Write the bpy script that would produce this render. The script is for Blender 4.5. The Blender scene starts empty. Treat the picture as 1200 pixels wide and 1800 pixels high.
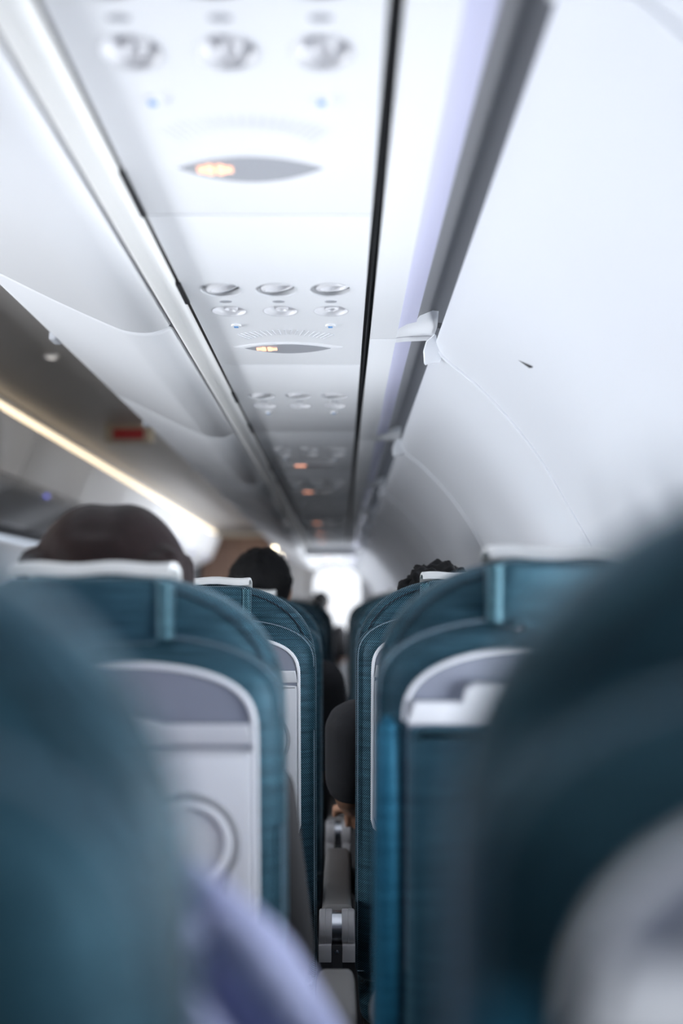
import bpy, bmesh, math, random
from mathutils import Vector, Matrix
random.seed(4)
R = math.radians
C = bpy.context.scene.collection
sc = bpy.context.scene
# ---------------------------------------------------------------- camera
cam = bpy.data.cameras.new('camera'); co = bpy.data.objects.new('camera', cam); C.objects.link(co)
co.location = (0, 0, 1.15); co.rotation_euler = (R(90 + 5.55), 0, 0)
cam.sensor_fit = 'VERTICAL'; cam.sensor_height = 36; cam.lens = 35
cam.clip_start = .02
cam.dof.use_dof = True; cam.dof.focus_distance = 1.84; cam.dof.aperture_fstop = 1.45; cam.dof.aperture_blades = 0
sc.camera = co
# ---------------------------------------------------------------- world, exposure
sc.view_settings.view_transform = 'Standard'; sc.view_settings.look = 'None'
sc.view_settings.gamma = 1; sc.view_settings.use_curve_mapping = False
sc.view_settings.exposure = -0.06
w = bpy.data.worlds.new('daylight'); sc.world = w; w.use_nodes = True
w.node_tree.nodes['Background'].inputs[0].default_value = (.75, .85, 1, 1)
w.node_tree.nodes['Background'].inputs[1].default_value = 1.0
# ---------------------------------------------------------------- cabin dimensions
CX = -1.17                    # cabin centre line (camera sits between middle and window seat of the right block)
Y0, Y1 = -3.0, 13.4
JP = 1.15                     # sidewall / bin pitch
JOINTS = [.70 + JP * k for k in range(-4, 13)]
WINS = [j + JP * q for j in JOINTS[:-1] for q in (.14, .58) if j + JP * q < 12.6 and j + JP * q > Y0 + .2]
OPEN = lambda y: 0 < y < 2.3 or y > 8.0
WIN_POWER, WIN_COL = 7.6, (.90, .94, 1.0)      # sunlit cloud tops below the wing: the light comes up through the windows
FAR_POWER = 13.0
TILT, SPREAD = 32, 130
def area(name, loc, rot, sx, sy, power, col):
    l = bpy.data.lights.new(name, 'AREA'); l.shape = 'RECTANGLE'; l.size = sx; l.size_y = sy
    l.energy = power; l.color = col; l.spread = R(SPREAD)
    o = bpy.data.objects.new(name, l); C.objects.link(o); o.location = loc; o.rotation_euler = rot
    return o
for y in WINS:
    if OPEN(y):
        p = FAR_POWER if y > 5 else WIN_POWER if y > 0 else WIN_POWER * .4
        area('window_daylight', (.64, y, 1.0), (0, R(90 + TILT), 0), .33, .23, p, WIN_COL)
        p *= .25 if y > 5 else 3.1 if y > 0 else 1
        area('window_daylight', (2 * CX - .64, y, 1.0), (0, R(-90 - TILT), 0), .33, .23, p, WIN_COL)
# ---------------------------------------------------------------- materials
def mat(name, col, rough=.5, metal=0, emit=None, es=0, sheen=0, noise=0, nscale=20, bump=0, trans=0):
    m = bpy.data.materials.new(name); m.use_nodes = True
    nt = m.node_tree; b = nt.nodes['Principled BSDF']
    b.inputs['Base Color'].default_value = (*col, 1); b.inputs['Roughness'].default_value = rough
    b.inputs['Metallic'].default_value = metal
    if sheen: b.inputs['Sheen Weight'].default_value = sheen; b.inputs['Sheen Roughness'].default_value = .4
    if emit: b.inputs['Emission Color'].default_value = (*emit, 1); b.inputs['Emission Strength'].default_value = es
    if noise or bump:
        tc = nt.nodes.new('ShaderNodeTexCoord'); n = nt.nodes.new('ShaderNodeTexNoise'); n.inputs['Scale'].default_value = nscale
        n.inputs['Detail'].default_value = 4
        nt.links.new(tc.outputs['Object'], n.inputs['Vector'])
        if noise:
            mx = nt.nodes.new('ShaderNodeMix'); mx.data_type = 'RGBA'
            mx.inputs['A'].default_value = (*[c * (1 - noise) for c in col], 1)
            mx.inputs['B'].default_value = (*[min(1, c * (1 + noise)) for c in col], 1)
            nt.links.new(n.outputs['Fac'], mx.inputs['Factor']); nt.links.new(mx.outputs['Result'], b.inputs['Base Color'])
        if bump:
            bp = nt.nodes.new('ShaderNodeBump'); bp.inputs['Strength'].default_value = bump; bp.inputs['Distance'].default_value = .002
            nt.links.new(n.outputs['Fac'], bp.inputs['Height']); nt.links.new(bp.outputs['Normal'], b.inputs['Normal'])
    return m
def fabric(name, dark, light, sheen=.5):
    m = bpy.data.materials.new(name); m.use_nodes = True
    nt = m.node_tree; N = nt.nodes; L = nt.links; b = N['Principled BSDF']
    b.inputs['Roughness'].default_value = .46; b.inputs['Metallic'].default_value = .35
    b.inputs['Sheen Weight'].default_value = sheen; b.inputs['Sheen Roughness'].default_value = .3; b.inputs['Specular IOR Level'].default_value = .3
    b.inputs['Sheen Tint'].default_value = (.6, .85, 1, 1)
    tc = N.new('ShaderNodeTexCoord')
    facs = []
    for rot in ((0, R(40), 0), (0, R(-40), 0)):
        mp = N.new('ShaderNodeMapping'); mp.inputs['Rotation'].default_value = rot
        L.new(tc.outputs['Object'], mp.inputs['Vector'])
        wv = N.new('ShaderNodeTexWave'); wv.bands_direction = 'X'; wv.inputs['Scale'].default_value = 112
        wv.inputs['Distortion'].default_value = .6; wv.inputs['Detail'].default_value = 1
        L.new(mp.outputs['Vector'], wv.inputs['Vector']); facs.append(wv.outputs['Fac'])
    ml = N.new('ShaderNodeMath'); ml.operation = 'MULTIPLY'; L.new(facs[0], ml.inputs[0]); L.new(facs[1], ml.inputs[1])
    m0 = N.new('ShaderNodeMapRange'); m0.inputs['From Min'].default_value = .22; m0.inputs['From Max'].default_value = .75
    m0.inputs['To Min'].default_value = .0; m0.inputs['To Max'].default_value = .75; L.new(ml.outputs[0], m0.inputs['Value'])
    mp = N.new('ShaderNodeMapping'); mp.inputs['Scale'].default_value = (12, 12, 260)
    L.new(tc.outputs['Object'], mp.inputs['Vector'])
    ns = N.new('ShaderNodeTexNoise'); ns.inputs['Scale'].default_value = 1; ns.inputs['Detail'].default_value = 3
    L.new(mp.outputs['Vector'], ns.inputs['Vector'])
    ad = N.new('ShaderNodeMath'); ad.operation = 'MULTIPLY'; L.new(m0.outputs['Result'], ad.inputs[0])
    mr = N.new('ShaderNodeMapRange'); mr.inputs['From Min'].default_value = .3; mr.inputs['From Max'].default_value = .7
    mr.inputs['To Min'].default_value = .45; mr.inputs['To Max'].default_value = 1.4
    L.new(ns.outputs['Fac'], mr.inputs['Value']); L.new(mr.outputs['Result'], ad.inputs[1])
    mx = N.new('ShaderNodeMix'); mx.data_type = 'RGBA'; mx.inputs['A'].default_value = (*dark, 1); mx.inputs['B'].default_value = (*light, 1)
    L.new(ad.outputs[0], mx.inputs['Factor']); L.new(mx.outputs['Result'], b.inputs['Base Color'])
    bp = N.new('ShaderNodeBump'); bp.inputs['Strength'].default_value = .35; bp.inputs['Distance'].default_value = .001
    L.new(ml.outputs[0], bp.inputs['Height']); L.new(bp.outputs['Normal'], b.inputs['Normal'])
    return m
M = {}
M['white'] = mat('white_plastic', (.82, .83, .85), .42, bump=.05, nscale=300)
M['panel'] = mat('service_panel_plastic', (.86, .87, .89), .5)
M['wall'] = mat('sidewall_plastic', (.76, .78, .82), .5, bump=.05, nscale=250)
M['rail'] = mat('rail_plastic', (.86, .86, .84), .35)
M['black'] = mat('black_gap', (.012, .012, .014), .6)
M['groove'] = mat('grey_groove', (.30, .31, .33), .6)
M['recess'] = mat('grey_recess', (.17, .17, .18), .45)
M['lens'] = mat('lavender_diffuser', (.58, .58, .76), .3)
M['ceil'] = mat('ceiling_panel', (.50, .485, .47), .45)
M['floor'] = mat('dark_carpet', (.02, .022, .03), .95, noise=.4, nscale=80)
M['strip'] = mat('warm_cove_lamp', (.9, .8, .6), .5, emit=(1, .80, .55), es=1.7)
M['stripn'] = mat('hidden_cove_fill', (.9, .85, .8), .5, emit=(1, .94, .86), es=9)  # unseen near strip, made brighter than the visible one to fill ceiling and bins
M['chrome'] = mat('brushed_steel', (.62, .64, .68), .25, 1)
M['grey'] = mat('armrest_plastic', (.20, .19, .185), .5, bump=.1, nscale=500)
M['hinge'] = mat('hinge_plastic', (.40, .39, .40), .45)
M['dgrey'] = mat('dark_plastic', (.03, .03, .033), .5)
M['fab'] = fabric('teal_weave', (.001, .015, .028), (.17, .44, .58), .4)
M['fabh'] = fabric('teal_weave_lit', (.004, .04, .06), (.30, .58, .68), .5)  # lighter copy of the weave: light on headrest edges put into colour
M['fabb'] = fabric('lit_bolster_weave', (.003, .07, .13), (.10, .48, .72), .5)  # weave made bluer and lighter to paint the light along the bolster
M['stitch'] = mat('dark_thread', (.008, .02, .035), .8)
M['stitchw'] = mat('pale_thread', (.16, .22, .27), .8)
M['cover'] = mat('paper_headrest_cover', (.85, .86, .85), .8, bump=.2, nscale=90)
M['shell'] = mat('seat_shell_plastic', (.66, .68, .72), .4)
M['rim'] = mat('seat_rim_plastic', (.80, .82, .86), .3)
M['pocket'] = mat('grey_recess_plastic', (.23, .25, .31), .5)
M['vent'] = mat('vent_plastic', (.74, .74, .76), .35)
M['grille'] = mat('grille_plastic', (.76, .77, .80), .5)
M['ventd'] = mat('vent_inside', (.22, .22, .24), .5)
M['blue'] = mat('blue_button', (.18, .40, .75), .4)
M['signlens'] = mat('smoked_sign_lens', (.42, .43, .46), .25)
M['icon'] = mat('lit_seat_belt_sign', (.9, .6, .4), .5, emit=(1, .42, .26), es=1.5)
M['red'] = mat('red_sign_face', (.22, .015, .02), .4, emit=(.6, .03, .03), es=.06)
M['beige'] = mat('beige_plastic', (.5, .45, .36), .5)
M['lamp'] = mat('warm_lamp', (1, .9, .7), .5, emit=(1, .86, .62), es=14)
M['day'] = mat('daylit_pane', (.9, .93, 1), .5, emit=(.93, .96, 1), es=1.1)
M['dlamp'] = mat('small_lamp', (.8, .8, .8), .4, emit=(1, .95, .9), es=.7)
M['latch'] = mat('blue_latch_lamp', (.15, .16, .5), .4, emit=(.2, .22, .9), es=1.2)
M['skin'] = mat('skin', (.42, .22, .14), .55)
M['skinp'] = mat('skin_light', (.55, .34, .25), .55)
M['hairb'] = mat('dark_brown_hair', (.013, .0055, .0055), .5, noise=.5, nscale=60, bump=.6)
M['hairk'] = mat('black_hair', (.006, .006, .007), .6, bump=.8, nscale=140)
for k_ in ('hairb', 'hairk'): M[k_].node_tree.nodes['Principled BSDF'].inputs['Specular IOR Level'].default_value = .2
M['tee'] = mat('grey_tee_cotton', (.045, .045, .05), .9, bump=.3, nscale=200)
M['dark'] = mat('black_cotton', (.008, .008, .01), .9)
M['shirt'] = mat('pale_blue_cotton', (.36, .39, .60), .8, bump=.2, nscale=200)
M['pall'] = mat('white_cotton', (.6, .62, .66), .9)
M['endw'] = mat('bulkhead_laminate', (.85, .86, .88), .4)
mw = bpy.data.materials.new('brown_wood'); mw.use_nodes = True; nt = mw.node_tree
wv = nt.nodes.new('ShaderNodeTexWave'); wv.bands_direction = 'X'; wv.inputs['Scale'].default_value = 2.6; wv.inputs['Distortion'].default_value = 1.2
tc = nt.nodes.new('ShaderNodeTexCoord'); mp = nt.nodes.new('ShaderNodeMapping'); mp.inputs['Scale'].default_value = (1, 1, .05)
cr = nt.nodes.new('ShaderNodeValToRGB'); cr.color_ramp.elements[0].color = (.13, .078, .056, 1); cr.color_ramp.elements[1].color = (.25, .155, .115, 1)
nt.links.new(tc.outputs['Object'], mp.inputs['Vector']); nt.links.new(mp.outputs['Vector'], wv.inputs['Vector'])
nt.links.new(wv.outputs['Fac'], cr.inputs['Fac']); nt.links.new(cr.outputs['Color'], nt.nodes['Principled BSDF'].inputs['Base Color'])
M['wood'] = mw
mg = bpy.data.materials.new('window_pane_acrylic'); mg.use_nodes = True; nt = mg.node_tree
tr = nt.nodes.new('ShaderNodeBsdfTransparent'); gl = nt.nodes.new('ShaderNodeBsdfGlossy'); ms = nt.nodes.new('ShaderNodeMixShader')
gl.inputs['Roughness'].default_value = .02; ms.inputs[0].default_value = .05
nt.links.new(tr.outputs[0], ms.inputs[1]); nt.links.new(gl.outputs[0], ms.inputs[2]); nt.links.new(ms.outputs[0], nt.nodes['Material Output'].inputs[0])
M['pane'] = mg
# ---------------------------------------------------------------- mesh helpers
class MB:
    def __init__(s): s.v = []; s.f = []
    def add(s, vs, fs):
        k = len(s.v); s.v += [tuple(v) for v in vs]; s.f += [tuple(i + k for i in f) for f in fs]; return s
    def loft(s, loops, cap=True, closed=True):
        n = len(loops[0]); vs = [p for l in loops for p in l]; fs = []
        for a in range(len(loops) - 1):
            for i in range(n if closed else n - 1):
                j = (i + 1) % n; fs.append((a * n + i, a * n + j, (a + 1) * n + j, (a + 1) * n + i))
        if cap:
            fs.append(tuple(range(n - 1, -1, -1))); k = (len(loops) - 1) * n; fs.append(tuple(range(k, k + n)))
        return s.add(vs, fs)
    def box(s, x0, x1, y0, y1, z0, z1, b=0, seg=2):
        bm = bmesh.new(); bmesh.ops.create_cube(bm, size=1)
        bmesh.ops.scale(bm, vec=(x1 - x0, y1 - y0, z1 - z0), verts=bm.verts)
        bmesh.ops.translate(bm, vec=((x0 + x1) / 2, (y0 + y1) / 2, (z0 + z1) / 2), verts=bm.verts)
        if b: bmesh.ops.bevel(bm, geom=bm.edges[:], offset=b, segments=seg, profile=.6, affect='EDGES')
        bm.verts.index_update(); s.add([v.co[:] for v in bm.verts], [[v.index for v in f.verts] for f in bm.faces]); bm.free(); return s
    def tube(s, pts, r, n=8, closed=False):
        pts = [Vector(p) for p in pts]; m = len(pts); loops = []; up = Vector((0, 0, 1))
        rr = r if isinstance(r, (list, tuple)) else [r] * m
        for i, p in enumerate(pts):
            a = pts[(i - 1) % m] if (closed or i > 0) else p; b = pts[(i + 1) % m] if (closed or i < m - 1) else p
            t = (b - a).normalized(); u = t.cross(Vector((0, 1, 0)) if abs(t.y) < .9 else Vector((1, 0, 0))).normalized(); v = t.cross(u)
            loops.append([p + (u * math.cos(q * 2 * math.pi / n) + v * math.sin(q * 2 * math.pi / n)) * rr[i] for q in range(n)])
        if closed:
            loops.append(loops[0]); return s.loft(loops, cap=False)
        return s.loft(loops)
    def lathe(s, prof, n=24, mtx=None, cap=False):      # prof of (radius, height) about z
        loops = [[Vector((r * math.cos(q * 2 * math.pi / n), r * math.sin(q * 2 * math.pi / n), h)) for q in range(n)] for r, h in prof]
        if mtx: loops = [[mtx @ p for p in l] for l in loops]
        return s.loft(loops, cap=cap)
def obj(name, mb, m, parent=None, smooth=True, loc=None, angle=40):
    me = bpy.data.meshes.new(name); me.from_pydata(mb.v, [], mb.f)
    bm = bmesh.new(); bm.from_mesh(me); bmesh.ops.recalc_face_normals(bm, faces=bm.faces); bm.to_mesh(me); bm.free()
    me.materials.append(m)
    if smooth:
        me.shade_smooth(); me.set_sharp_from_angle(angle=R(angle))
    o = bpy.data.objects.new(name, me); C.objects.link(o)
    if parent: o.parent = parent
    if loc: o.location = loc
    return o
def bake(o):
    dg = bpy.context.evaluated_depsgraph_get(); dg.update()
    me = bpy.data.meshes.new_from_object(o.evaluated_get(dg)); old = o.data; o.modifiers.clear(); o.data = me; return o
def tag(o, label, cat, group=None):
    o['label'] = label; o['category'] = cat
    if group: o['group'] = group
    return o
def empty(name, loc, label, cat, group=None):
    o = bpy.data.objects.new(name, None); C.objects.link(o); o.location = loc; o.empty_display_size = .1
    return tag(o, label, cat, group)
def struct(o): o['kind'] = 'structure'; return o
def dup(root, loc, label, group=None):
    r = root.copy(); C.objects.link(r); r.location = loc; r['label'] = label
    if group: r['group'] = group
    for ch in list(root.children):
        c = ch.copy(); C.objects.link(c); c.parent = r
        for g in list(ch.children):
            d = g.copy(); C.objects.link(d); d.parent = c
    return r
ORD = ['nearest', 'second', 'third', 'fourth', 'fifth', 'sixth', 'seventh', 'eighth', 'ninth', 'tenth', 'eleventh', 'twelfth', 'thirteenth', 'fourteenth', 'fifteenth', 'sixteenth']
mir = lambda x: 2 * CX - x
def ext(prof, ys, mirror=False):                     # open profile (x,z) extruded along y
    mb = MB(); loops = [[((mir(x) if mirror else x), y, z) for x, z in prof] for y in ys]
    return mb.loft(loops, cap=False, closed=False)
def solid(o, t, off=1):
    md = o.modifiers.new('thickness', 'SOLIDIFY'); md.thickness = t; md.offset = off; return o
# smooth interpolation of a profile
def spline(pts, n=4):
    out = []; P = [Vector(p) for p in pts]
    for i in range(len(P) - 1):
        p0 = P[max(0, i - 1)]; p1 = P[i]; p2 = P[i + 1]; p3 = P[min(len(P) - 1, i + 2)]
        for k in range(n):
            t = k / n
            out.append(tuple(.5 * ((2 * p1) + (p2 - p0) * t + (2 * p0 - 5 * p1 + 4 * p2 - p3) * t * t + (3 * p1 - p0 - 3 * p2 + p3) * t ** 3)))
    return out + [tuple(P[-1])]
# ---------------------------------------------------------------- setting: sidewalls with window openings
WP_UP = spline([(.178, 1.652), (.195, 1.624), (.253, 1.575), (.316, 1.507), (.373, 1.429), (.416, 1.352), (.467, 1.256), (.487, 1.20)], 3)
WP_LO = [(.515, 1.10), (.535, 1.0), (.548, .92), (.553, .85)]
WP_DN = [(.56, .7), (.55, .5), (.51, .25), (.45, .0)]
WALLP = WP_UP + WP_LO + WP_DN
iw0, iw1 = len(WP_UP) - 1, len(WP_UP) + len(WP_LO) - 1
def wall_mesh(mirror):
    ys = {Y0, Y1}
    for y in WINS: ys |= {round(y - .115, 4), round(y + .115, 4), round(y, 4), round(y - .19, 4), round(y + .19, 4)}
    for j in JOINTS: 
        if Y0 < j < Y1: ys |= {round(j, 4)}
    ys = sorted(ys); mb = MB(); n = len(WALLP); vs = []; fs = []
    for y in ys:
        d = min(abs(y - q) for q in WINS)
        for k, (x, z) in enumerate(WALLP):
            b = .018 * math.exp(-(d / .13) ** 2) * max(0, min(1, (1.55 - z) / .3)) if z > .6 else 0    # soft bay around each window
            x2 = x + b
            vs.append((mir(x2) if mirror else x2, y, z))
    for a in range(len(ys) - 1):
        ym = (ys[a] + ys[a + 1]) / 2; hole = any(abs(ym - q) < .115 for q in WINS)
        for i in range(n - 1):
            if hole and iw0 <= i < iw1: continue
            fs.append((a * n + i, a * n + i + 1, (a + 1) * n + i + 1, (a + 1) * n + i))
    return mb.add(vs, fs)
for nm, mi in (('wall_right', False), ('wall_left', True)):
    o = struct(solid(obj(nm, wall_mesh(mi), M['wall'], angle=50), .02, 1 if not mi else 1))
def wx(z):
    for (xa, za), (xb, zb) in zip(WALLP, WALLP[1:]):
        if zb <= z <= za: return xa + (xb - xa) * (za - z) / (za - zb)
# window frames, panes and shades (real openings; daylight lamps stand outside them)
fr = MB()
def rrect(hw, hh, r, n=6):
    out = []
    for cx, cy, a in ((hw - r, hh - r, 0), (-hw + r, hh - r, 90), (-hw + r, -hh + r, 180), (hw - r, -hh + r, 270)):
        for k in range(n + 1): t = R(a + 90 * k / n); out.append((cx + r * math.cos(t), cy + r * math.sin(t)))
    return out
def win_frame(mirror):
    mb = MB(); loops = []
    for hw, hh, d in ((.135, .20, .006), (.128, .192, -.012), (.108, .165, -.010), (.100, .155, .03), (.135, .20, .03)):
        loops.append([(0, a, b) for a, b in rrect(hw, hh, .07)])
        s = -1 if mirror else 1
        loops[-1] = [(s * (d + (1.02 - (1.02 + b)) * .22), a, b) for _, a, b in loops[-1]]
    loops.append(loops[0]); return mb.loft(loops, cap=False)
for si, mi in enumerate((False, True)):
    first = None
    for k, y in enumerate(WINS):
        x = wx(1.02) + .012; x = mir(x) if mi else x
        if first is None:
            f = obj('window_1', win_frame(mi), M['white']); first = f
        else:
            f = first.copy(); C.objects.link(f); f.name = 'window_%d' % (k + 1 + si * len(WINS))
        f.location = (x, y, 1.02); struct(f)
        s = -1 if mi else 1
        if OPEN(y):
            struct(obj('window_pane', MB().loft([[(s * (q - b * .22), a, b) for a, b in rrect(.102, .157, .06)] for q in (.02, .024)]), M['pane'], f))
        else:
            struct(obj('window_shade', MB().loft([[(s * (q - b * .22), a, b) for a, b in rrect(.104, .159, .06)] for q in (.012, .02)]), M['white'], f))
# raised seams and end caps on the right sidewall
first = None; capo = None; n = 0
for j in JOINTS:
    if j < -.5 or j > 12: continue
    if first is None:
        first = obj('trim_1', MB().tube([(x - .0005 + .0045 * max(0, min(1, (1.55 - z) / .3)), 0, z) for x, z in WP_UP[2:] + WP_LO], .0042, 8), M['rim'])
        t = first
    else: t = first.copy(); C.objects.link(t); t.name = 'trim_%d' % (n + 1)
    t.location = (0, j + JP, 0) if False else (0, j, 0); struct(t); n += 1
seam_n = n
# ---------------------------------------------------------------- floor, ceiling, ends
struct(obj('floor', MB().box(mir(.5), .5, Y0, Y1, -.05, 0), M['floor'], smooth=False))
CEIL = spline([(-.70, 2.12), (-.80, 2.135), (-1.0, 2.155), (CX, 2.16), (mir(-1.0), 2.155), (mir(-.80), 2.135), (mir(-.70), 2.12)], 3)
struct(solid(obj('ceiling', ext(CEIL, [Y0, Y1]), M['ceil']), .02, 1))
struct(obj('wall_rear', MB().box(mir(.7), .7, Y0 - .05, Y0, 0, 2.4), M['white'], smooth=False))
struct(obj('wall_front', MB().box(mir(.7), .7, Y1, Y1 + .05, 0, 2.4), M['endw'], smooth=False))
# shell that closes the crown over the bins (light tight)
struct(solid(obj('trim_20', ext([(.22, 1.70), (.10, 1.80), (-.30, 2.1), (-.70, 2.25)], [Y0, Y1]), M['dgrey'], smooth=False), .01))
struct(solid(obj('trim_21', ext([(.22, 1.70), (.10, 1.80), (-.30, 2.1), (-.70, 2.25)], [Y0, Y1], True), M['dgrey'], smooth=False), .01))
# ---------------------------------------------------------------- rail, black channel
RAILP = [(-.261, 1.664), (-.260, 1.652), (-.266, 1.6465), (-.290, 1.6445), (-.297, 1.648), (-.299, 1.664)]
struct(obj('trim_22', MB().loft([[(x, y, z) for x, z in RAILP] for y in (Y0, 12.6)]), M['rail'], angle=60))
struct(obj('trim_23', MB().box(-.316, -.298, Y0, 12.6, 1.660, 1.672), M['groove'], smooth=False))
struct(obj('trim_24', MB().box(-.262, -.246, Y0, 12.6, 1.668, 1.680), M['black'], smooth=False))
ch = MB().box(.034, .060, Y0, 12.6, 1.668, 1.682); ch.box(.0455, .0475, Y0, 12.6, 1.660, 1.67)
struct(obj('trim_25', ch, M['black'], smooth=False))
# small clips along the left gap
cl = MB()
for k in range(-3, 20):
    y = 1.52 + .8 * k / 2
    if k % 3 != 1: cl.box(-.2605, -.2525, y, y + .10 + .03 * (k % 2), 1.6555, 1.672)
struct(obj('trim_26', cl, M['black'], smooth=False))
# ---------------------------------------------------------------- overhead bins
BINP = spline([(-.305, 1.662), (-.315, 1.652), (-.345, 1.643), (-.385, 1.646), (-.420, 1.659), (-.516, 1.703), (-.615, 1.752), (-.655, 1.772), (-.685, 1.802), (-.705, 1.855), (-.755, 1.98), (-.785, 2.06)], 4)
bj = [.66 + 1.10 * k for k in range(-3, 11)]
def bin_unit(mirror):
    def shell(prof, y0, y1, inset):
        mb = MB(); loops = []
        P = [Vector((x, z)) for x, z in prof]; Nn = []
        for i in range(len(P)):
            t = (P[min(i + 1, len(P) - 1)] - P[max(i - 1, 0)]).normalized(); Nn.append(Vector((-t.y, t.x)))
        for y, d in ((y0, .012), (y0 + .003, .004), (y0 + .010, 0), (y1 - .010, 0), (y1 - .003, .004), (y1, .012)):
            outer = [(p - q * (d + inset) if True else p) for p, q in zip(P, Nn)]
            inner = [p - q * .03 for p, q in zip(P, Nn)]
            lp = outer + inner[::-1]
            loops.append([((mir(p.x) if mirror else p.x), y, p.y) for p in lp])
        return mb.loft(loops)
    k = len(BINP) - 12
    return shell, k
def make_bins(mirror, count, group, lab):
    shell, k = bin_unit(mirror); root = None
    bs = [b for b in bj if b + 1.10 > Y0 and b < 12][:count]
    for q, b in enumerate(bs):
        if root is None:
            root = empty('overhead_bin', (0, 0, 0), '', 'bin', group)
            obj('bin_shell', shell(BINP[:33], .003, 1.097, 0), M['white'], root)
            obj('bin_door', shell(BINP[33:], .003, 1.097, 0), M['white'], root)
            s = mir if mirror else (lambda x: x)
            lt = obj('latch', MB().box(min(s(-.682), s(-.667)), max(s(-.679), s(-.667)), .51, .56, 1.775, 1.792, .003), M['latch'] if mirror else M['shell'], root)
            o = root
        else: o = dup(root, (0, 0, 0), '')
        o.location = (0, b, 0); o['label'] = lab(b, q)
vis = [b for b in bj if b + 1.10 > .3]
def labr(b, q):
    if b in vis: return 'white curved overhead bin above the seats beside the service panels, %s from the camera' % ORD[vis.index(b)]
    return 'white overhead bin above the seats behind the camera, %s row back' % ORD[min(15, bj.index(b))]
def labl(b, q):
    if b in vis: return 'pale overhead bin across the aisle under the warm strip light, %s from the camera' % ORD[vis.index(b)]
    return 'pale overhead bin across the aisle behind the camera, %s row back' % ORD[min(15, bj.index(b))]
make_bins(False, 14, 'overhead bins on the near side of the aisle', labr)
make_bins(True, 14, 'overhead bins across the aisle', labl)
# ---------------------------------------------------------------- warm cove strips over the aisle
SX0, SX1 = -1.565, -1.615
tag(obj('strip_light', MB().box(SX1, SX0, Y0, 12.4, 2.085, 2.10, .003), M['strip']), 'long warm white strip light along the far side of the aisle ceiling', 'light')
tag(obj('strip_light', MB().box(mir(SX0), mir(SX1), Y0, 12.4, 2.085, 2.10, .003), M['stripn']), 'unseen fill strip light on top of the near bins, hidden by them', 'light')
struct(obj('trim_27', MB().box(-1.655, -1.57, Y0, 12.4, 2.10, 2.125), M['white'], smooth=False))
struct(obj('trim_28', MB().box(mir(-1.57), mir(-1.655), Y0, 12.4, 2.10, 2.125), M['white'], smooth=False))
# ---------------------------------------------------------------- aisle ceiling fittings
e = empty('exit_sign', (CX, 5.4, 2.16), 'blurred red sign hanging from the aisle ceiling', 'sign')
obj('housing', MB().box(-.13, .13, 0, .06, -.10, 0, .01), M['beige'], e)
obj('sign_face', MB().box(-.085, .085, -.006, .004, -.085, -.025, .004), M['red'], e)
for k, (y, lb) in enumerate(((3.9, 'small round ceiling lamp above the aisle, nearer than the red sign'),)):
    e = empty('ceiling_lamp', (CX + .01, y, 2.158), lb, 'light')
    obj('lamp_ring', MB().lathe([(.030, .002), (.032, -.006), (.026, -.012), (.022, -.008), (.022, .002)], 20), M['vent'], e)
    obj('lamp_lens', MB().lathe([(.022, -.006), (.016, -.012), (.001, -.014)], 20), M['dlamp'], e)
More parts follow.
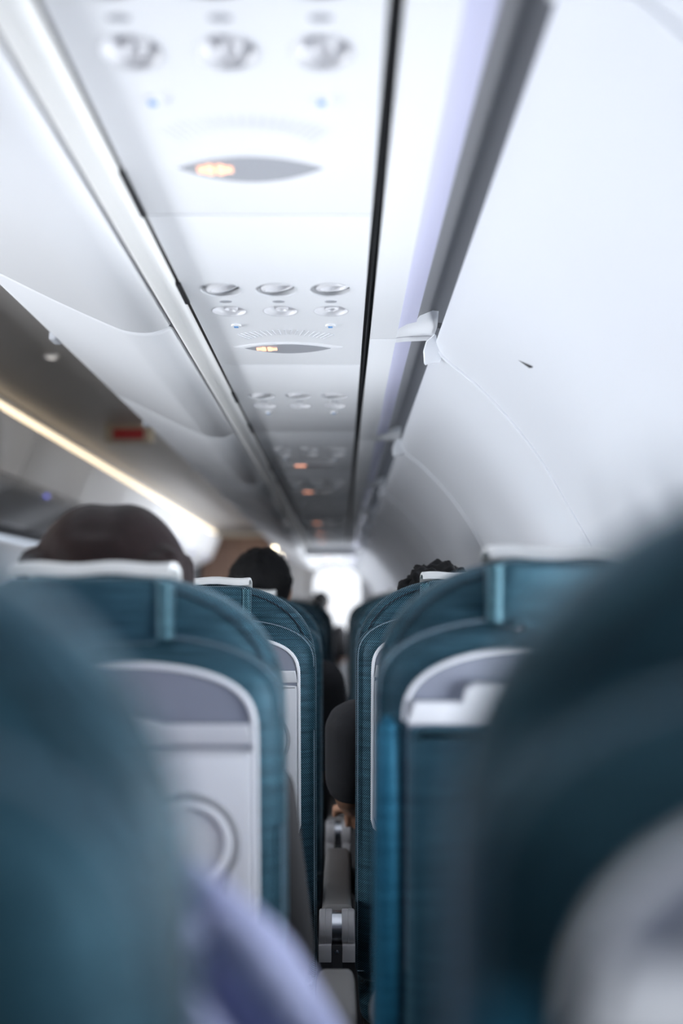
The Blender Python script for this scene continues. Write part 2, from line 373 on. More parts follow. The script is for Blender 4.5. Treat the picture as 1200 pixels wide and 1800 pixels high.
# ---------------------------------------------------------------- service panels (one per row)
H = 1.660
ICON = MB()
for s in (-1, 1):
    ICON.box(min(s * .006, s * .020), max(s * .006, s * .020), -.006, .006, -.0022, 0)
    ICON.box(min(s * .0015, s * .009), max(s * .0015, s * .009), -.011, .011, -.0022, 0)
    ICON.box(min(s * .009, s * .012), max(s * .009, s * .012), -.008, .008, -.0022, 0)
def lens_outline(hw, hd, n=20, p=1.0):
    up = [(-hw + 2 * hw * k / n, hd * (1 - (abs(-1 + 2 * k / n)) ** 2.0) * p) for k in range(n + 1)]
    dn = [(hw - 2 * hw * k / n, -hd * .75 * (1 - (abs(1 - 2 * k / n)) ** 2.0)) for k in range(1, n)]
    return up + dn
def make_psu(sign, y0, y1):
    root = empty('service_panel', (0, 0, 0), '', 'service panel', 'service panels over the seats')
    pb = MB().box(-.2545, .0395, y0 + .0012, y1 - .0012, H, H + .012, .002)
    XS = (-.193, -.105, -.018)
    cut = MB()
    for x in XS:
        cut.lathe([(.0325, -.02), (.0325, .03)], 32, Matrix.Translation((x, -.115, H)), cap=True)
        cut.lathe([(.0285, -.02), (.0285, .03)], 32, Matrix.Translation((x, 0, H)), cap=True)
    co_ = obj('cutter', cut, M['panel']); po = obj('panel', pb, M['panel'], root)
    bo = po.modifiers.new('holes', 'BOOLEAN'); bo.object = co_; bo.operation = 'DIFFERENCE'; bo.solver = 'EXACT'
    bake(po); bpy.data.objects.remove(co_)
    po.data.shade_smooth(); po.data.set_sharp_from_angle(angle=R(35))
    for kx, x in enumerate(XS):
        # reading light: lens set in a tilted dished socket
        T = Matrix.Translation((x, -.115, H))
        ring = obj('reading_light', MB().lathe([(.0335, -.001), (.0345, -.0008), (.0325, .0005), (.0325, .012), (.027, .0155), (.001, .0165)], 32, T), M['panel'], root)
        tl = T @ Matrix.Translation((.003, 0, .006)) @ Matrix.Rotation(R(-14 + 5 * kx), 4, 'Y') @ Matrix.Rotation(R(8), 4, 'X')
        obj('lamp_eyeball', MB().lathe([(.029, .006), (.028, -.001), (.0245, -.0045), (.021, -.004), (.019, .004), (.010, .007), (.0005, .007)], 28, tl), M['vent'], ring)
        # air vent: nozzle sunk in a bowl
        T = Matrix.Translation((x, 0, H))
        nz = obj('air_vent', MB().lathe([(.0295, -.001), (.0305, -.0008), (.0285, .0005), (.027, .006), (.021, .011), (.014, .0135), (.001, .0135)], 32, T), M['vent'], root)
        obj('nozzle', MB().lathe([(.0125, .013), (.012, .004), (.0095, .002), (.008, .0035), (.007, .009), (.0005, .009)], 24, T @ Matrix.Translation((.001, .002, 0)) @ Matrix.Rotation(R(10 - 6 * kx), 4, 'Y')), M['vent'], nz)
        obj('marker', MB().lathe([(.011, .001), (.010, -.0015), (.0005, -.0015)], 16, Matrix.Translation((x, -.055, H)) @ Matrix.Scale(.45, 4, (0, 1, 0))), M['signlens'], root)
    for x in (-.190, -.020):
        b = obj('call_button', MB().lathe([(.0095, .001), (.009, -.003), (.006, -.0035), (.0005, -.0035)], 18, Matrix.Translation((x, .085, H))), M['panel'], root)
        obj('button_symbol', MB().box(x - .004, x + .004, .081, .090, H - .0045, H - .003, .0008), M['blue'], b)
    if sign:
        g = MB()
        for q in range(19):
            t = R(-58 + 116 * q / 18); a = .062; r1 = .094
            cx, cy = -.1045, .245
            p0 = (cx + .115 * math.sin(t) * .72, cy - .105 * math.cos(t) * .62 - .035)
            p1 = (cx + .115 * math.sin(t) * .92, cy - .105 * math.cos(t) * .62 - .064)
            d = Vector((p1[0] - p0[0], p1[1] - p0[1])).normalized(); nn = Vector((-d.y, d.x)) * .0014
            g.loft([[(p0[0] + nn.x, p0[1] + nn.y, z), (p0[0] - nn.x, p0[1] - nn.y, z), (p1[0] - nn.x, p1[1] - nn.y, z), (p1[0] + nn.x, p1[1] + nn.y, z)] for z in (H + .001, H - .0012)])
        obj('speaker_grille', g, M['grille'], root, smooth=False)
        ol = lens_outline(.110, .048); surround = MB().loft([[(-.105 + a * k, .235 + b * k, H - d) for a, b in ol] for k, d in ((1, -.001), (.97, .001), (.86, .0025), (.80, .0025))])
        obj('sign_surround', surround, M['panel'], root)
        ol = lens_outline(.084, .037)
        sl = obj('sign_lens', MB().loft([[(-.105 + a, .235 + b, H - d) for a, b in ol] for d in (.0015, .0034)]), M['signlens'], root)
        ic = MB(); ic.add([(x - .146, y + .236, z + H - .0034) for x, y, z in ICON.v], ICON.f)
        obj('seat_belt_symbol', ic, M['icon'], sl, smooth=False)
    return root
SIGN_ROWS = {0: 1, 1: 1, 2: 0, 3: 1, 4: 1, 5: 0, 6: 1, 7: 1, 8: 1}
PR = .80
VY = lambda r: .872 + PR * r
psu_s = make_psu(True, -.42, .38); psu_p = make_psu(False, -.42, .38)
psu_s.location = (0, VY(0), 0); psu_p.location = (0, VY(2), 0)
psu_s['label'] = 'white overhead service panel with lit seat belt sign, nearest the camera and blurred'
psu_p['label'] = 'white overhead service panel without a sign, third from the camera'
for r in range(-3, 14):
    if r in (0, 2): continue
    s = SIGN_ROWS.get(r, 1 if r < 0 else 1)
    if r < 0: lb = 'overhead service panel behind the camera, %s back' % ORD[-r - 1]
    else: lb = 'white overhead service panel %s a lit sign, %s from the camera' % ('with' if s else 'without', ORD[r])
    dup(psu_s if s else psu_p, (0, VY(r), 0), lb)
# ---------------------------------------------------------------- sidewall light units between service panels and sidewall
def make_light():
    root = empty('wall_light', (0, 0, 0), '', 'light', 'lights in the trough beside the sidewall')
    L = JP; e0, e1 = .035, .06
    fl = MB().box(.0535, .104, .0012, L - .0012, H, H + .012, .002)
    # end webs bridge the trough with a sloped inner face
    for ya, yb, yc in ((.0012, e0, e0 + .012), (L - .0012, L - e1, L - e1 - .045)):
        prof = [(.090, H), (.12, H + .004), (.16, H + .006), (.176, H + .006)]
        top = [(x, ya, z) for x, z in prof]; mid = [(x, yb, z) for x, z in prof]; inn = [(x, yc, H + .034) for x, z in prof]
        bk = [(x, ya, H + .05) for x, z in prof]
        fl.loft([top, mid, inn, bk], closed=False, cap=False)
    solidify = obj('housing', fl, M['panel'], root)
    lens = [(.103, H + .001), (.106, H + .003), (.120, H + .009), (.137, H + .012), (.139, H + .022), (.11, H + .02), (.100, H + .012)]
    obj('diffuser', MB().loft([[(x, y, z) for x, z in lens] for y in (e0 - .005, L - e1 + .004)]), M['lens'], root)
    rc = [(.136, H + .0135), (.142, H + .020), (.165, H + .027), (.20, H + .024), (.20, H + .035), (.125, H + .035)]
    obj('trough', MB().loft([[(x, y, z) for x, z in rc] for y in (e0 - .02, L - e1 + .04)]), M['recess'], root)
    return root
lt = None
ljs = [j for j in JOINTS if j < 12]
lv = [j for j in ljs if j + JP > .5]
for j in ljs:
    lb = 'lavender trough light along the top of the sidewall, %s from the camera' % ORD[lv.index(j)] if j in lv else 'trough light along the sidewall behind the camera, %s back' % ORD[ljs.index(j)]
    if lt is None: lt = make_light(); o = lt
    else: o = dup(lt, (0, 0, 0), lb)
    o.location = (0, j, 0); o['label'] = lb
# caps where panels meet
capm = MB()
base = [(.005, .027), (-.011, .014), (-.016, -.003), (-.014, -.025), (-.011, -.028), (.003, -.024), (.015, -.023), (.0185, -.018), (.0165, -.003), (.010, .012), (.008, .025)]
capm.loft([[(.171 + a * k, d - .35 * b, 1.640 + b * k) for a, b in base] for d, k in ((.014, .9), (.002, 1.0), (-.003, .97), (-.005, .88))])
c0 = None; jv = [j for j in JOINTS if .3 < j < 12]
for j in jv:
    lb = 'small white cap at the top of a sidewall seam, %s from the camera' % ORD[jv.index(j)]
    if c0 is None: c0 = tag(obj('seam_cap', capm, M['rim']), lb, 'cap', 'caps on the sidewall seams'); o = c0
    else: o = c0.copy(); C.objects.link(o); o['label'] = lb
    o.location = (0, j, 0)
# black triangle marker on the sidewall
tq = [(.003, .000), (.020, -.004), (.016, .010)]
ty, tz = 1.54, 1.150 + .386; tx = wx(tz)
sl = Vector((-.8, 0, -.62)).normalized(); ax = Vector((.62, 0, -.78))
tri = [(-.014, .014), (.013, -.006), (.004, -.013)]
def tp(a, b, d): return Vector((tx, ty, tz)) + ax * a + Vector((0, 1, 0)) * b + sl * d
tag(obj('triangle_marker', MB().loft([[tp(a, b, d) for a, b in ((-.012, .018), (.010, .000), (.013, -.013))] for d in (-.001, .0012)]), M['black'], smooth=False), 'small black triangle sticker on the white sidewall', 'sticker')
# ---------------------------------------------------------------- front end of the cabin
e = tag(obj('divider_header', MB().box(-.30, .12, 7.95, 8.05, 1.575, 1.643, .01), M['rim']), 'white bar across under the service panels far ahead', 'divider')
e = empty('galley_opening', (-.06, 13.38, 0), 'bright lit opening at the far end of the gap between the seats', 'opening')
obj('opening_frame', MB().loft([[(a, d, 1.28 + b) for a, b in rrect(hw, hh, .2)] for hw, hh, d in ((.36, .47, .02), (.36, .47, -.02), (.31, .42, -.02), (.31, .42, .0))], cap=False), M['white'], e)
obj('lit_pane', MB().loft([[(a, d, 1.28 + b) for a, b in rrect(.315, .425, .2)] for d in (-.004, .004)]), M['day'], e)
e = empty('partition', (0, 12.9, 0), 'brown striped wooden partition across the far end of the aisle', 'partition')
pn = MB()
for k in range(11): pn.box(-1.80 + .098 * k, -1.80 + .098 * k + .095, 0, .05, .02, 2.085, .004)
obj('wood_panel', pn, M['wood'], e); obj('side_post', MB().box(-1.86, -1.80, -.02, .06, .0, 2.09, .005), M['dgrey'], e)
e2 = struct(obj('trim_29', MB().box(-1.86, -.72, 12.86, 12.98, 2.085, 2.13), M['beige'], smooth=False))
for (x, y, z, r, lb) in ((-.80, 12.0, 1.865, .055, 'bright round lamp shining at the far end beside the black haired head'), (-.76, 12.6, 1.80, .035, 'smaller dim lamp just behind the bright far lamp')):
    e = empty('spot_lamp', (x, y, z), lb, 'light')
    obj('lamp_housing', MB().lathe([(r * .3, .09), (r, .08), (r * 1.1, 0), (r, -.004)], 20, Matrix.Rotation(R(90), 4, 'X')), M['white'], e)
    obj('lamp_lens', MB().lathe([(r * .95, .0), (r * .7, -.012), (.001, -.016)], 20, Matrix.Rotation(R(-90), 4, 'X')), M['lamp'], e)
# ---------------------------------------------------------------- seats
LEAN = .20; TOPZ = 1.20
def arch(hw, zc, zt, zb, p, n=14, rb=.03):
    out = []
    for k in range(2 * n + 1):
        a = math.pi * k / (2 * n); c, s = math.cos(a), math.sin(a)
        out.append((hw * math.copysign(abs(c) ** (2 / p), c), zc + (zt - zc) * abs(s) ** (2 / p)))
    side = [(-hw, zc - (zc - zb - rb) * k / 5) for k in range(1, 6)]
    cb = [(-hw + rb * (1 - math.cos(R(q))), zb + rb * (1 - math.sin(R(q)))) for q in (30, 60, 90)]
    left = side + cb
    return out + left + [(-x, z) for x, z in left[::-1]]
def inset(ol, d):
    n = len(ol); P = [Vector(p) for p in ol]; res = []
    for i in range(n):
        a = P[i - 1]; b = P[(i + 1) % n]; t = (b - a)
        if t.length < 1e-9: t = Vector((1, 0))
        t.normalize(); nn = Vector((-t.y, t.x)); res.append(P[i] + nn * d)
    return [(p.x, p.y) for p in res]
def slab(ol, prof):
    mb = MB(); loops = [[(x, y + (TOPZ - z) * LEAN, z) for x, z in inset(ol, d)] for d, y in prof]
    return mb.loft(loops)
def path(ol, y, lo=None):
    return [(x, y + (TOPZ - z) * LEAN, z) for x, z in ol if lo is None or z > lo]
def make_seat(kind, dz, label):
    """kind: 'tray' (white tray table behind) or 'pocket' (fabric pocket under a white ledge)"""
    root = empty('airplane_seat', (0, 0, 0), label, 'seat', 'teal seats beside the gap')
    hw = .2145
    A = arch(hw - .003, 1.05, 1.203, .44, 2.4); B = arch(hw, 1.047, 1.140, .42, 2.75); Cc = arch(.183, 1.026, 1.104, .72, 3.0 if kind == 'tray' else 2.6)
    obj('backrest', slab(A, [(.060, .022), (.036, .026), (.018, .033), (.006, .044), (0, .060), (0, .086), (.008, .106), (.025, .120), (.05, .126)]), M['fab'], root)
    bs = obj('back_shell', slab(B, [(.060, -.004), (.036, -.003), (.022, .003), (.010, .012), (.002, .026), (0, .040), (.003, .056), (.014, .066)]), M['fab'], root)
    obj('seam', MB().tube(path(inset(B, .004), .008, .45), .0010, 6), M['stitchw'], bs)
    sm = obj('shoulder_seam', MB().tube(path(inset(A, .013), .0325, 1.03), .0015, 6), M['stitch'], root)
    # head rest block
    hb = MB(); loops = []
    ol = rrect(.087, .036, .016, 5)
    for d, y in ((.010, .000), (.003, .003), (0, .010), (0, .06), (.006, .068)):
        loops.append([(a * (1 - d / .1), y + (TOPZ - (1.160 + b)) * LEAN, 1.160 + b * (1 - d / .05)) for a, b in ol])
    h = obj('headrest', hb.loft(loops), M['fab'], root)
    for q in (-1, 1):
        obj('lit_edge', MB().loft([[(q * .0865 + a, y + .016 + (TOPZ - z) * LEAN, z) for a, y in rrect(.0075, .020, .006, 3)] for z in (1.130, 1.134, 1.16, 1.186, 1.190)]), M['fabh'], h)  # strips paint the light that catches the headrest's side edges
    obj('adjuster_knob', MB().lathe([(.006, 0), (.0065, -.005), (.004, -.009), (.0005, -.010)], 14, Matrix.Translation((-.062, .008 + (TOPZ - 1.122) * LEAN - .012, 1.126)) @ Matrix.Rotation(R(-90), 4, 'X') @ Matrix.Rotation(math.pi, 4, 'X')), M['chrome'], h)
    # headrest cover draped over the top towards the front
    cv = MB(); loops = []
    for x in [-.088 + .176 * k / 12 for k in range(13)]:
        wob = .0015 * math.sin(x * 70)
        pts = [(.034, 1.199), (.040, 1.2095), (.060, 1.2135), (.085, 1.2125), (.108, 1.206), (.124, 1.17), (.128, 1.05), (.126, 1.05), (.121, 1.168), (.106, 1.202), (.085, 1.208), (.060, 1.209), (.041, 1.205), (.036, 1.198)]
        loops.append([(x, y + (TOPZ - z) * LEAN * .6 + .002, z + wob) for y, z in pts])
    obj('headrest_cover', cv.loft(loops), M['cover'], root)
    # white plastic arch
    if kind != 'plain': obj('arch_rim', MB().tube(path(Cc, -.0065, None if kind == 'tray' else 1.0255)[::1], 0.0032 if kind == 'tray' else .0026, 8, closed=kind == 'tray'), M['rim'], root)
    rc = obj('recess', slab(inset(Cc, .004), [(0, -.0055), (0, .014)]), M['fab'] if kind == 'plain' else M['pocket'], root)
    if kind == 'tray':
        # ledge with a dip, and tray table with cup ring
        top = []
        for k in range(25):
            x = -.177 + .354 * k / 24; t = abs(x) / .172
            zt = 1.052 if abs(x) < .04 else 1.052 - .012 * min(1, max(0, (abs(x) - .04) / .05)) ** 1.5
            lim = 1.026 + .078 * (1 - min(1, abs(x) / .183) ** 3) ** (1 / 3) - .006
            top.append((x, min(zt, lim)))
        ol = [(x, z) for x, z in top[::-1]] + [(-.180, 1.018), (.180, 1.018)]
        obj('ledge', slab(ol, [(.002, -.012), (0, -.0105), (0, -.004)]), M['shell'], root)
        tr = obj('tray_table', slab(arch(.1795, 1.006, 1.0135, .735, 8, rb=.02), [(.004, -.0125), (.001, -.0115), (0, -.009), (0, -.004)]), M['shell'], root)
        cx, cz, rr = .112, .912, .043
        ring = [(cx + rr * math.cos(R(a)), -.0125 + (TOPZ - cz - rr * math.sin(R(a))) * LEAN, cz + rr * math.sin(R(a))) for a in range(0, 360, 10)]
        obj('cup_ring', MB().tube(ring, .0045, 8, closed=True), M['rim'], tr)
        r2 = .052; ol2 = []
        for a in range(-35, 216, 8): ol2.append((cx + r2 * math.cos(R(a)), cz + r2 * math.sin(R(a))))
        tail = [(cx - r2 * .82, cz - .06), ] + ol2[::-1] + [(cx + r2 * .70, cz - .075)]
        obj('cup_groove', MB().tube([(x, -.0125 + (TOPZ - z) * LEAN, z) for x, z in tail], .0036, 6), M['groove'], tr)
        obj('latch', MB().box(-.02, .02, -.020 + .18 * LEAN, -.008 + .18 * LEAN, .998, 1.03, .004), M['rim'], root)
    elif kind == 'pocket':
        ol = [(.176, 1.046), (.170, 1.058)]
        ol = [(.168, 1.046), (-.028, 1.046), (-.032, 1.061), (-.043, 1.067), (-.109, 1.067), (-.119, 1.061), (-.123, 1.046), (-.173, 1.046), (-.180, 1.022), (.180, 1.022)]
        obj('ledge', slab(ol, [(.003, -.016), (0, -.013), (0, -.004)]), M['rim'], root)
        pk = obj('literature_pocket', slab(arch(.178, 1.010, 1.020, .56, 8, rb=.02), [(.012, -.0135), (.004, -.011), (0, -.006), (0, -.002)]), M['fab'], root)
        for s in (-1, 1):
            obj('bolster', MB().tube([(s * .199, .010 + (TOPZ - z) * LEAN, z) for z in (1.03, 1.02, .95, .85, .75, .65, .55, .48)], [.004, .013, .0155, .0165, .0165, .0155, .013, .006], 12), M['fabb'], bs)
    # lower seat
    y0 = .16
    obj('seat_cushion', MB().box(-hw + .008, hw - .008, .20, .60, .325, .425, .04, 3), M['fab'], root)
    obj('seat_pan', MB().box(-hw + .015, hw - .015, .18, .58, .29, .327, .01), M['dgrey'], root)
    for x in (-.16, .16):
        for y in (.24, .52):
            obj('leg', MB().tube([(x, y, .295), (x, y - .03 if y < .4 else y + .03, 0)], .014, 10), M['grey'], root)
    return root
XL, XR = -.265, .250
XLR = lambda r: -.275 if r == 1 else -.262 if r == 2 else XL
SP = .785
SY = lambda r: .265 + SP * r
DZ_R = .006
tray_seat = make_seat('tray', 0, ''); pocket_seat = make_seat('pocket', 0, ''); plain_seat = make_seat('plain', 0, '')
def name_l(r): return ['teal airplane seat at bottom left, nearest the camera and very blurred', 'teal seat left of the gap with white tray table and round cup ring', 'sharply focused grey teal seat left of the gap with visible stitching'][r] if r < 3 else 'teal seat left of the gap in the %s row from the camera' % ORD[r]
def name_r(r): return ['dark teal airplane seat at bottom right, nearest the camera and very blurred', 'dark teal seat right of the gap with white ledge and fabric pocket', 'sharply focused dark teal seat right of the gap with pale seam'][r] if r < 3 else 'dark teal seat right of the gap in the %s row from the camera' % ORD[r]
plain_seat.location = (XL, SY(0), -.008); plain_seat['label'] = name_l(0)
tray_seat.location = (XLR(1), SY(1), -.012); tray_seat['label'] = name_l(1)
pocket_seat.location = (XR, SY(1), DZ_R); pocket_seat['label'] = name_r(1)
for r in range(0, 9):
    if r > 1: dup(tray_seat, (XLR(r), SY(r), -.012 if r != 2 else -.004), name_l(r))
    if r != 1: dup(pocket_seat if r == 0 else tray_seat, (XR if r != 2 else .241, SY(r), DZ_R), name_r(r))
# ---------------------------------------------------------------- armrests between the seats
def make_armrest():
    root = empty('armrest', (0, 0, 0), '', 'armrest', 'armrests in the gap between seats')
    ap = MB(); loops = []
    ol = rrect(.0285, .024, .011, 4)
    for y, k in ((.030, .8), (.034, 1), (.10, 1), (.30, 1.02), (.46, 1.0), (.485, .92), (.495, .7)):
        loops.append([(a * k, y, .572 + b * k) for a, b in ol])
    obj('arm_pad', ap.loft(loops), M['grey'], root)
    X = Matrix.Rotation(R(90), 4, 'Y')
    for s in (-1, 1):
        hd = obj('hinge_drum', MB().lathe([(.001, .033), (.028, .033), (.031, .031), (.0315, .0215), (.0305, .021), (.031, .0205), (.031, .010), (.029, .009), (.001, .009)], 28, Matrix.Translation((0, .012, .562)) @ Matrix.Rotation(R(90 * s), 4, 'Y')), M['hinge'], root)
        x0, x1 = (.010, .0335) if s > 0 else (-.0335, -.010)
        obj('hinge_foot', MB().box(x0, x1, -.020, .03, .508, .538, .0015), M['hinge'], root)
    obj('hinge_band', MB().lathe([(.001, .010), (.0285, .010), (.0285, -.010), (.001, -.010)], 28, Matrix.Translation((0, .012, .562)) @ X), M['chrome'], root)
    br = obj('bracket', MB().box(-.0098, .0098, -.016, .03, .45, .537, .001), M['dgrey'], root)
    obj('screw', MB().lathe([(.0045, 0), (.004, -.002), (.0005, -.0028)], 14, Matrix.Translation((0, -.016, .526)) @ Matrix.Rotation(R(-90), 4, 'X')), M['chrome'], br)
    obj('support_arm', MB().box(-.012, .012, .0, .04, .30, .46, .004), M['dgrey'], root)
    return root
ar = make_armrest(); XG = -.0085
AY = lambda r: SY(r) + .07
for r in range(0, 9):
    lb = ['grey armrest in the gap under the camera, nearest row', 'grey armrest pad at the bottom of the gap', 'grey armrest with chrome banded hinge in sharp focus', 'grey armrest with blurred chrome hinge beyond the focused one'][r] if r < 4 else 'grey armrest deep in the gap, %s row from the camera' % ORD[r]
    if r == 0: o = ar; o['label'] = lb
    else: o = dup(ar, (0, 0, 0), lb)
    o.location = (XG, AY(r), 0)
# ---------------------------------------------------------------- people
def capsule_chain(mb, pts, n=14):
    """tapered limb with rounded ends; pts of (Vector, rx, ry)"""
    P = [Vector(p[0]) for p in pts]; loops = []
    m = len(P); ref = None
    ts = []
    for i in range(m): ts.append((P[min(i + 1, m - 1)] - P[max(i - 1, 0)]).normalized())
    u = ts[0].cross(Vector((0, 1, 0))); u = u if u.length > .2 else ts[0].cross(Vector((1, 0, 0))); u.normalize()
    for i in range(m):
        t = ts[i]; u = (u - t * u.dot(t)).normalized(); v = t.cross(u)
        rx = pts[i][1]; ry = pts[i][2] if len(pts[i]) > 2 else rx
        ring = lambda c, k: [c + u * math.cos(q * 2 * math.pi / n) * rx * k + v * math.sin(q * 2 * math.pi / n) * ry * k for q in range(n)]
        if i == 0:
            loops += [ring(P[i] - t * rx * .85, .25), ring(P[i] - t * rx * .5, .8)]
        loops.append(ring(P[i], 1))
        if i == m - 1:
            loops += [ring(P[i] + t * rx * .5, .8), ring(P[i] + t * rx * .85, .25)]
    return mb.loft(loops)
def ellipsoid(mb, c, rx, ry, rz, n=24, m=16, fn=None):
    loops = []
    for a in range(1, m):
        t = math.pi * a / m
        l = []
        for q in range(n):
            p = Vector((math.sin(t) * math.cos(q * 2 * math.pi / n), math.sin(t) * math.sin(q * 2 * math.pi / n), math.cos(t)))
            if fn: p = fn(p)
            l.append(Vector(c) + Vector((p.x * rx, p.y * ry, p.z * rz)))
        loops.append(l)
    return mb.loft(loops)
def fuse(name, mb, m, parent, voxel=.007, smooth_it=3):
    o = obj(name, mb, m, parent)
    md = o.modifiers.new('remesh', 'REMESH'); md.mode = 'VOXEL'; md.voxel_size = voxel; md.use_smooth_shade = True
    s = o.modifiers.new('smooth', 'SMOOTH'); s.iterations = smooth_it; s.factor = .5
    return bake(o)
def hand(mb, wrist, dirv, upv, side, s=1.0):
    d = Vector(dirv).normalized(); u = Vector(upv); u = (u - d * u.dot(d)).normalized(); l = d.cross(u)
    w = Vector(wrist)
    capsule_chain(mb, [(w, .024 * s, .019 * s), (w + d * .05 * s, .036 * s, .015 * s), (w + d * .085 * s, .038 * s, .014 * s)])
    for k, ln in enumerate((.068, .076, .071, .056)):
        b = w + d * .088 * s + l * (-.029 + .0193 * k) * s
        m1 = b + d * ln * .45 * s - u * .004; m2 = b + d * ln * .75 * s - u * .015; m3 = b + d * ln * .95 * s - u * .03
        capsule_chain(mb, [(b - d * .012, .0092 * s), (m1, .0085 * s), (m2, .0078 * s), (m3, .0068 * s)], 10)
    b = w + d * .03 * s - l * .028 * s * side
    capsule_chain(mb, [(b, .012 * s), (b + d * .03 * s - l * .024 * s * side, .0108 * s), (b + d * .058 * s - l * .028 * s * side - u * .012, .0088 * s)], 10)
def person(label, x, y, ztop, hair, hairmat, skin, top_mat, leg_mat, lelbow=None, relbow=None, long_sleeve=False, folds=0, neck=.235, lean=0, headw=1.0, left_arm_dx=0):
    """seated passenger facing forward; ztop = crown height, y = head centre"""
    root = empty('person', (x, y, 0), label, 'person')
    hz = ztop - .115; sh = hz - neck; hip = .56
    V = lambda a, b, c: Vector((a, b, c))
    bb = MB()
    ell = lambda p: Vector((p.x * (1 - .12 * max(0, -p.z)), p.y, p.z))
    ellipsoid(bb, V(0, .01, hz), .074 * headw, .094, .112, fn=ell)
    ellipsoid(bb, V(0, .055, hz - .055), .050, .045, .055)          # jaw
    capsule_chain(bb, [(V(0, .095, hz + .02), .008), (V(0, .112, hz - .012), .012), (V(0, .108, hz - .02), .013)], 10)   # nose
    for s in (-1, 1):
        ellipsoid(bb, V(s * .077 * headw, .0, hz - .005), .010, .020, .032, 12, 10)
        capsule_chain(bb, [(V(s * .03 - .012, .098, hz + .028), .007), (V(s * .03 + .012, .098, hz + .028), .007)], 8)      # brow
    capsule_chain(bb, [(V(-.02, .098, hz - .055), .006), (V(0, .103, hz - .055), .007), (V(.02, .098, hz - .055), .006)], 8)   # lips
    capsule_chain(bb, [(V(0, -.01, hz - .07), .052), (V(0, -.02, hz - .17), .056), (V(0, -.02, sh + .0), .075, .06)])
    tor = [(V(0, .01, sh + .02), .10, .07), (V(0, .03, sh - .04), .165, .10), (V(0, .075, sh - .18), .165, .115), (V(0, .125, hip + .12), .145, .11), (V(0, .15, hip), .165, .12)]
    capsule_chain(bb, tor, 22)
    arms = []
    for s in (-1, 1):
        S = V(s * .175, .02, sh - .02)
        E = V(s * .215, .10, sh - .29); Wt = V(s * .16, .33, sh - .33)
        if s < 0 and lelbow: E = V(*lelbow[0]); Wt = V(*lelbow[1])
        if s > 0 and relbow: E = V(*relbow[0]); Wt = V(*relbow[1])
        arms.append((s, S, E, Wt))
        ak = .6 if folds and s > 0 else 1
        capsule_chain(bb, [(S, .052 * ak), (S.lerp(E, .5), .046 * ak), (E, .038 * ak)])
        capsule_chain(bb, [(E, .038), (E.lerp(Wt, .35), .040), (Wt, .025)])
        hand(bb, Wt, (Wt - E) + V(0, .05, -.03), V(0, 0, 1), -s)
        K = V(s * .11, .54, hip + .01); F = V(s * .11, .56, .10)
        capsule_chain(bb, [(V(s * .09, .15, hip - .0), .085), (V(s * .10, .34, hip + .01), .075), (K, .058)])
        capsule_chain(bb, [(K, .057), (K.lerp(F, .35), .056), (F, .036)])
        capsule_chain(bb, [(F + V(0, -.02, -.035), .034), (F + V(0, .08, -.05), .034, .026), (F + V(0, .15, -.062), .026, .02)])
    fuse('body', bb, skin, root)
    # clothes
    cm = MB(); g = .012
    capsule_chain(cm, [(p, a + g, b + g) for p, a, b in tor], 22)
    capsule_chain(cm, [(V(0, -.01, sh + .045), .066, .06), (V(0, .02, sh - .02), .13, .085)], 22)
    for s, S, E, Wt in arms:
        if long_sleeve:
            k_ = .48 if folds and s > 0 else 1
            capsule_chain(cm, [(S, .066 * k_), (S.lerp(E, .5), .060 * k_ + .004), (E, .054 * k_ + .010)])
            capsule_chain(cm, [(E, .054), (E.lerp(Wt, .5), .050), (E.lerp(Wt, .93), .038)])
        else:
            capsule_chain(cm, [(S, .066), (S.lerp(E, .5), .061), (S.lerp(E, .85), .057)])
    if folds:                                            # bunched sleeve: rolls of cloth running along the arm
        for s_, S, E, Wt in arms:
            if s_ < 0: continue
            ax = (E - S).normalized(); u = ax.cross(V(0, 0, 1)).normalized(); v = ax.cross(u)
            for k in range(7):
                a = R(51.4 * k + folds); pts = []
                for q in range(9):
                    t = q / 8; b = a + .35 * t + .10 * math.sin(q * 1.3 + k)
                    rr = .050 + .004 * math.sin(q * .9 + k * 2)
                    pts.append((S.lerp(E, -.1 + 1.2 * t) + (u * math.cos(b) + v * math.sin(b)) * rr, (.0145 + .002 * math.sin(q + k)) * (.75 if q in (0, 8) else 1)))
                capsule_chain(cm, pts, 10)
    fuse('top', cm, top_mat, root, .009 if not folds else .005, 3 if not folds else 2)
    lm = MB()
    for s in (-1, 1):
        K = V(s * .11, .54, hip + .01); F = V(s * .11, .56, .10)
        capsule_chain(lm, [(V(s * .085, .13, hip), .105), (V(s * .10, .34, hip + .01), .088), (K, .070)])
        capsule_chain(lm, [(K, .069), (K.lerp(F, .4), .066), (F + V(0, 0, .03), .055)])
    fuse('trousers', lm, leg_mat, root, .01)
    # hair
    hm = MB()
    if hair == 'bob':
        def fb(p):
            k = 1.0 + .07 * math.exp(-(p.x / .25) ** 2) * (-1 if p.z > .6 else 0)          # parting
            return Vector((p.x * k, p.y * k, p.z * k))
        ellipsoid(hm, V(0, -.012, hz + .005), .104, .112, .120, 36, 24, fn=fb)
        for s in (-1, 1):
            for k in range(9):
                capsule_chain(hm, [(V(s * .080, -.07 + .014 * k, hz + .04), .022), (V(s * .088, -.072 + .014 * k, hz - .06), .018), (V(s * .082, -.072 + .013 * k, hz - .15), .012)], 8)
        for k in range(9): capsule_chain(hm, [(V(-.07 + .0175 * k, -.085, hz + .03), .024), (V(-.075 + .0187 * k, -.105, hz - .07), .024), (V(-.07 + .0175 * k, -.10, hz - .17), .014)], 8)
    else:
        ellipsoid(hm, V(0, -.012, hz + .022), .087 * headw, .101, .100, 28, 18)
        rnd = random.Random(hash(label) % 99 if False else len(label))
        cnt = 160 if hair == 'curly' else 110
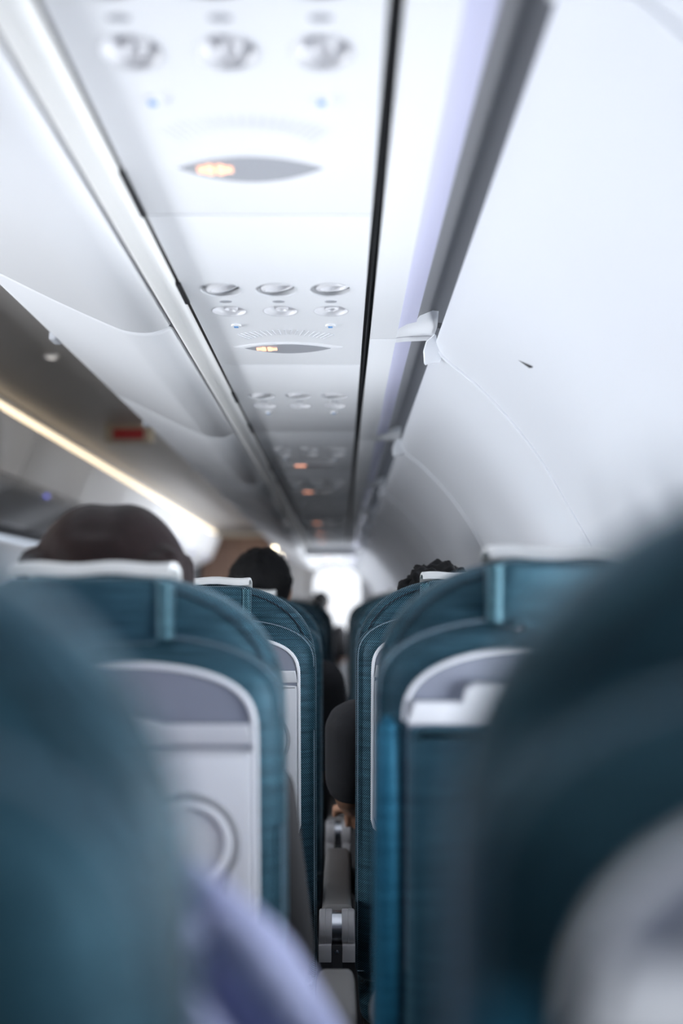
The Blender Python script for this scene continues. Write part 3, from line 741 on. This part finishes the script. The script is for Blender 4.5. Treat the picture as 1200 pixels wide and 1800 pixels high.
        for k in range(cnt):
            a = rnd.uniform(0, 2 * math.pi); t = math.acos(rnd.uniform(-.15, 1))
            p = Vector((math.sin(t) * math.cos(a), math.sin(t) * math.sin(a), math.cos(t)))
            if p.y > .6 and p.z < .3: continue
            q = V(0, -.012, hz + .022) + Vector((p.x * .085 * headw, p.y * .098, p.z * .098))
            out = p * (.014 if hair == 'curly' else .003) + (1 if hair == 'curly' else .45) * Vector((rnd.uniform(-1, 1), rnd.uniform(-1, 1), rnd.uniform(-.6, .6))) * .009
            capsule_chain(hm, [(q, .011 if hair == 'curly' else .007), (q + out, .009 if hair == 'curly' else .005)], 6)
    fuse('hair', hm, hairmat, root, .005, 2)
    return root
person('person with dark brown parted hair in the seat with the cup ring tray', -.30, SY(1) + .255, 1.283, 'bob', M['hairb'], M['skinp'], M['dark'], M['dark'])
person('person with short black hair beyond the focused left seat', -.232, SY(3) + .245, 1.318, 'short', M['hairk'], M['skinp'], M['tee'], M['dark'], headw=1.05)
person('person with short dark hair in dark clothing far down the gap', -.20, 9.6, 1.315, 'short', M['hairk'], M['skinp'], M['dark'], M['dark'])
person('person with dark curly hair, grey short sleeve and bent elbow in the gap', .205, SY(2) + .26, 1.225, 'curly', M['hairk'], M['skin'], M['tee'], M['dark'], neck=.185, lelbow=((-.185, .03, .77), (-.17, .26, .70)))
person('person whose pale blue sleeve pokes out beside the nearest left seat', -.275, SY(0) + .25, 1.335, 'short', M['hairk'], M['skinp'], M['shirt'], M['dark'], relbow=((.232, .12, .850), (.18, .35, .80)), long_sleeve=True, folds=25)

# ---------------------------------------------------------------- crumpled cloth on the seat beside the near armrest
cb = MB(); loops = []; rc_ = random.Random(7)
for k in range(9):
    z = .428 + .259 * k / 8; t = k / 8; wv = .012 * math.sin(k * 1.9)
    loops.append([(.066 + wv + (.034 - .016 * t) * math.cos(a * math.pi / 8) * (1 + .28 * math.sin(a * 2.3 + k)), 1.40 + (.06 - .03 * t) * math.sin(a * math.pi / 8) * (1 + .2 * math.sin(a * 3.1 + k * .7)), z) for a in range(16)])
o = obj('cloth', cb.loft(loops), M['pall'], angle=80); sb = o.modifiers.new('soft', 'SUBSURF'); sb.levels = 2; sb.render_levels = 2; bake(o)
tag(o, 'small crumpled pale cloth beside the lowest armrest pad in the gap', 'cloth')
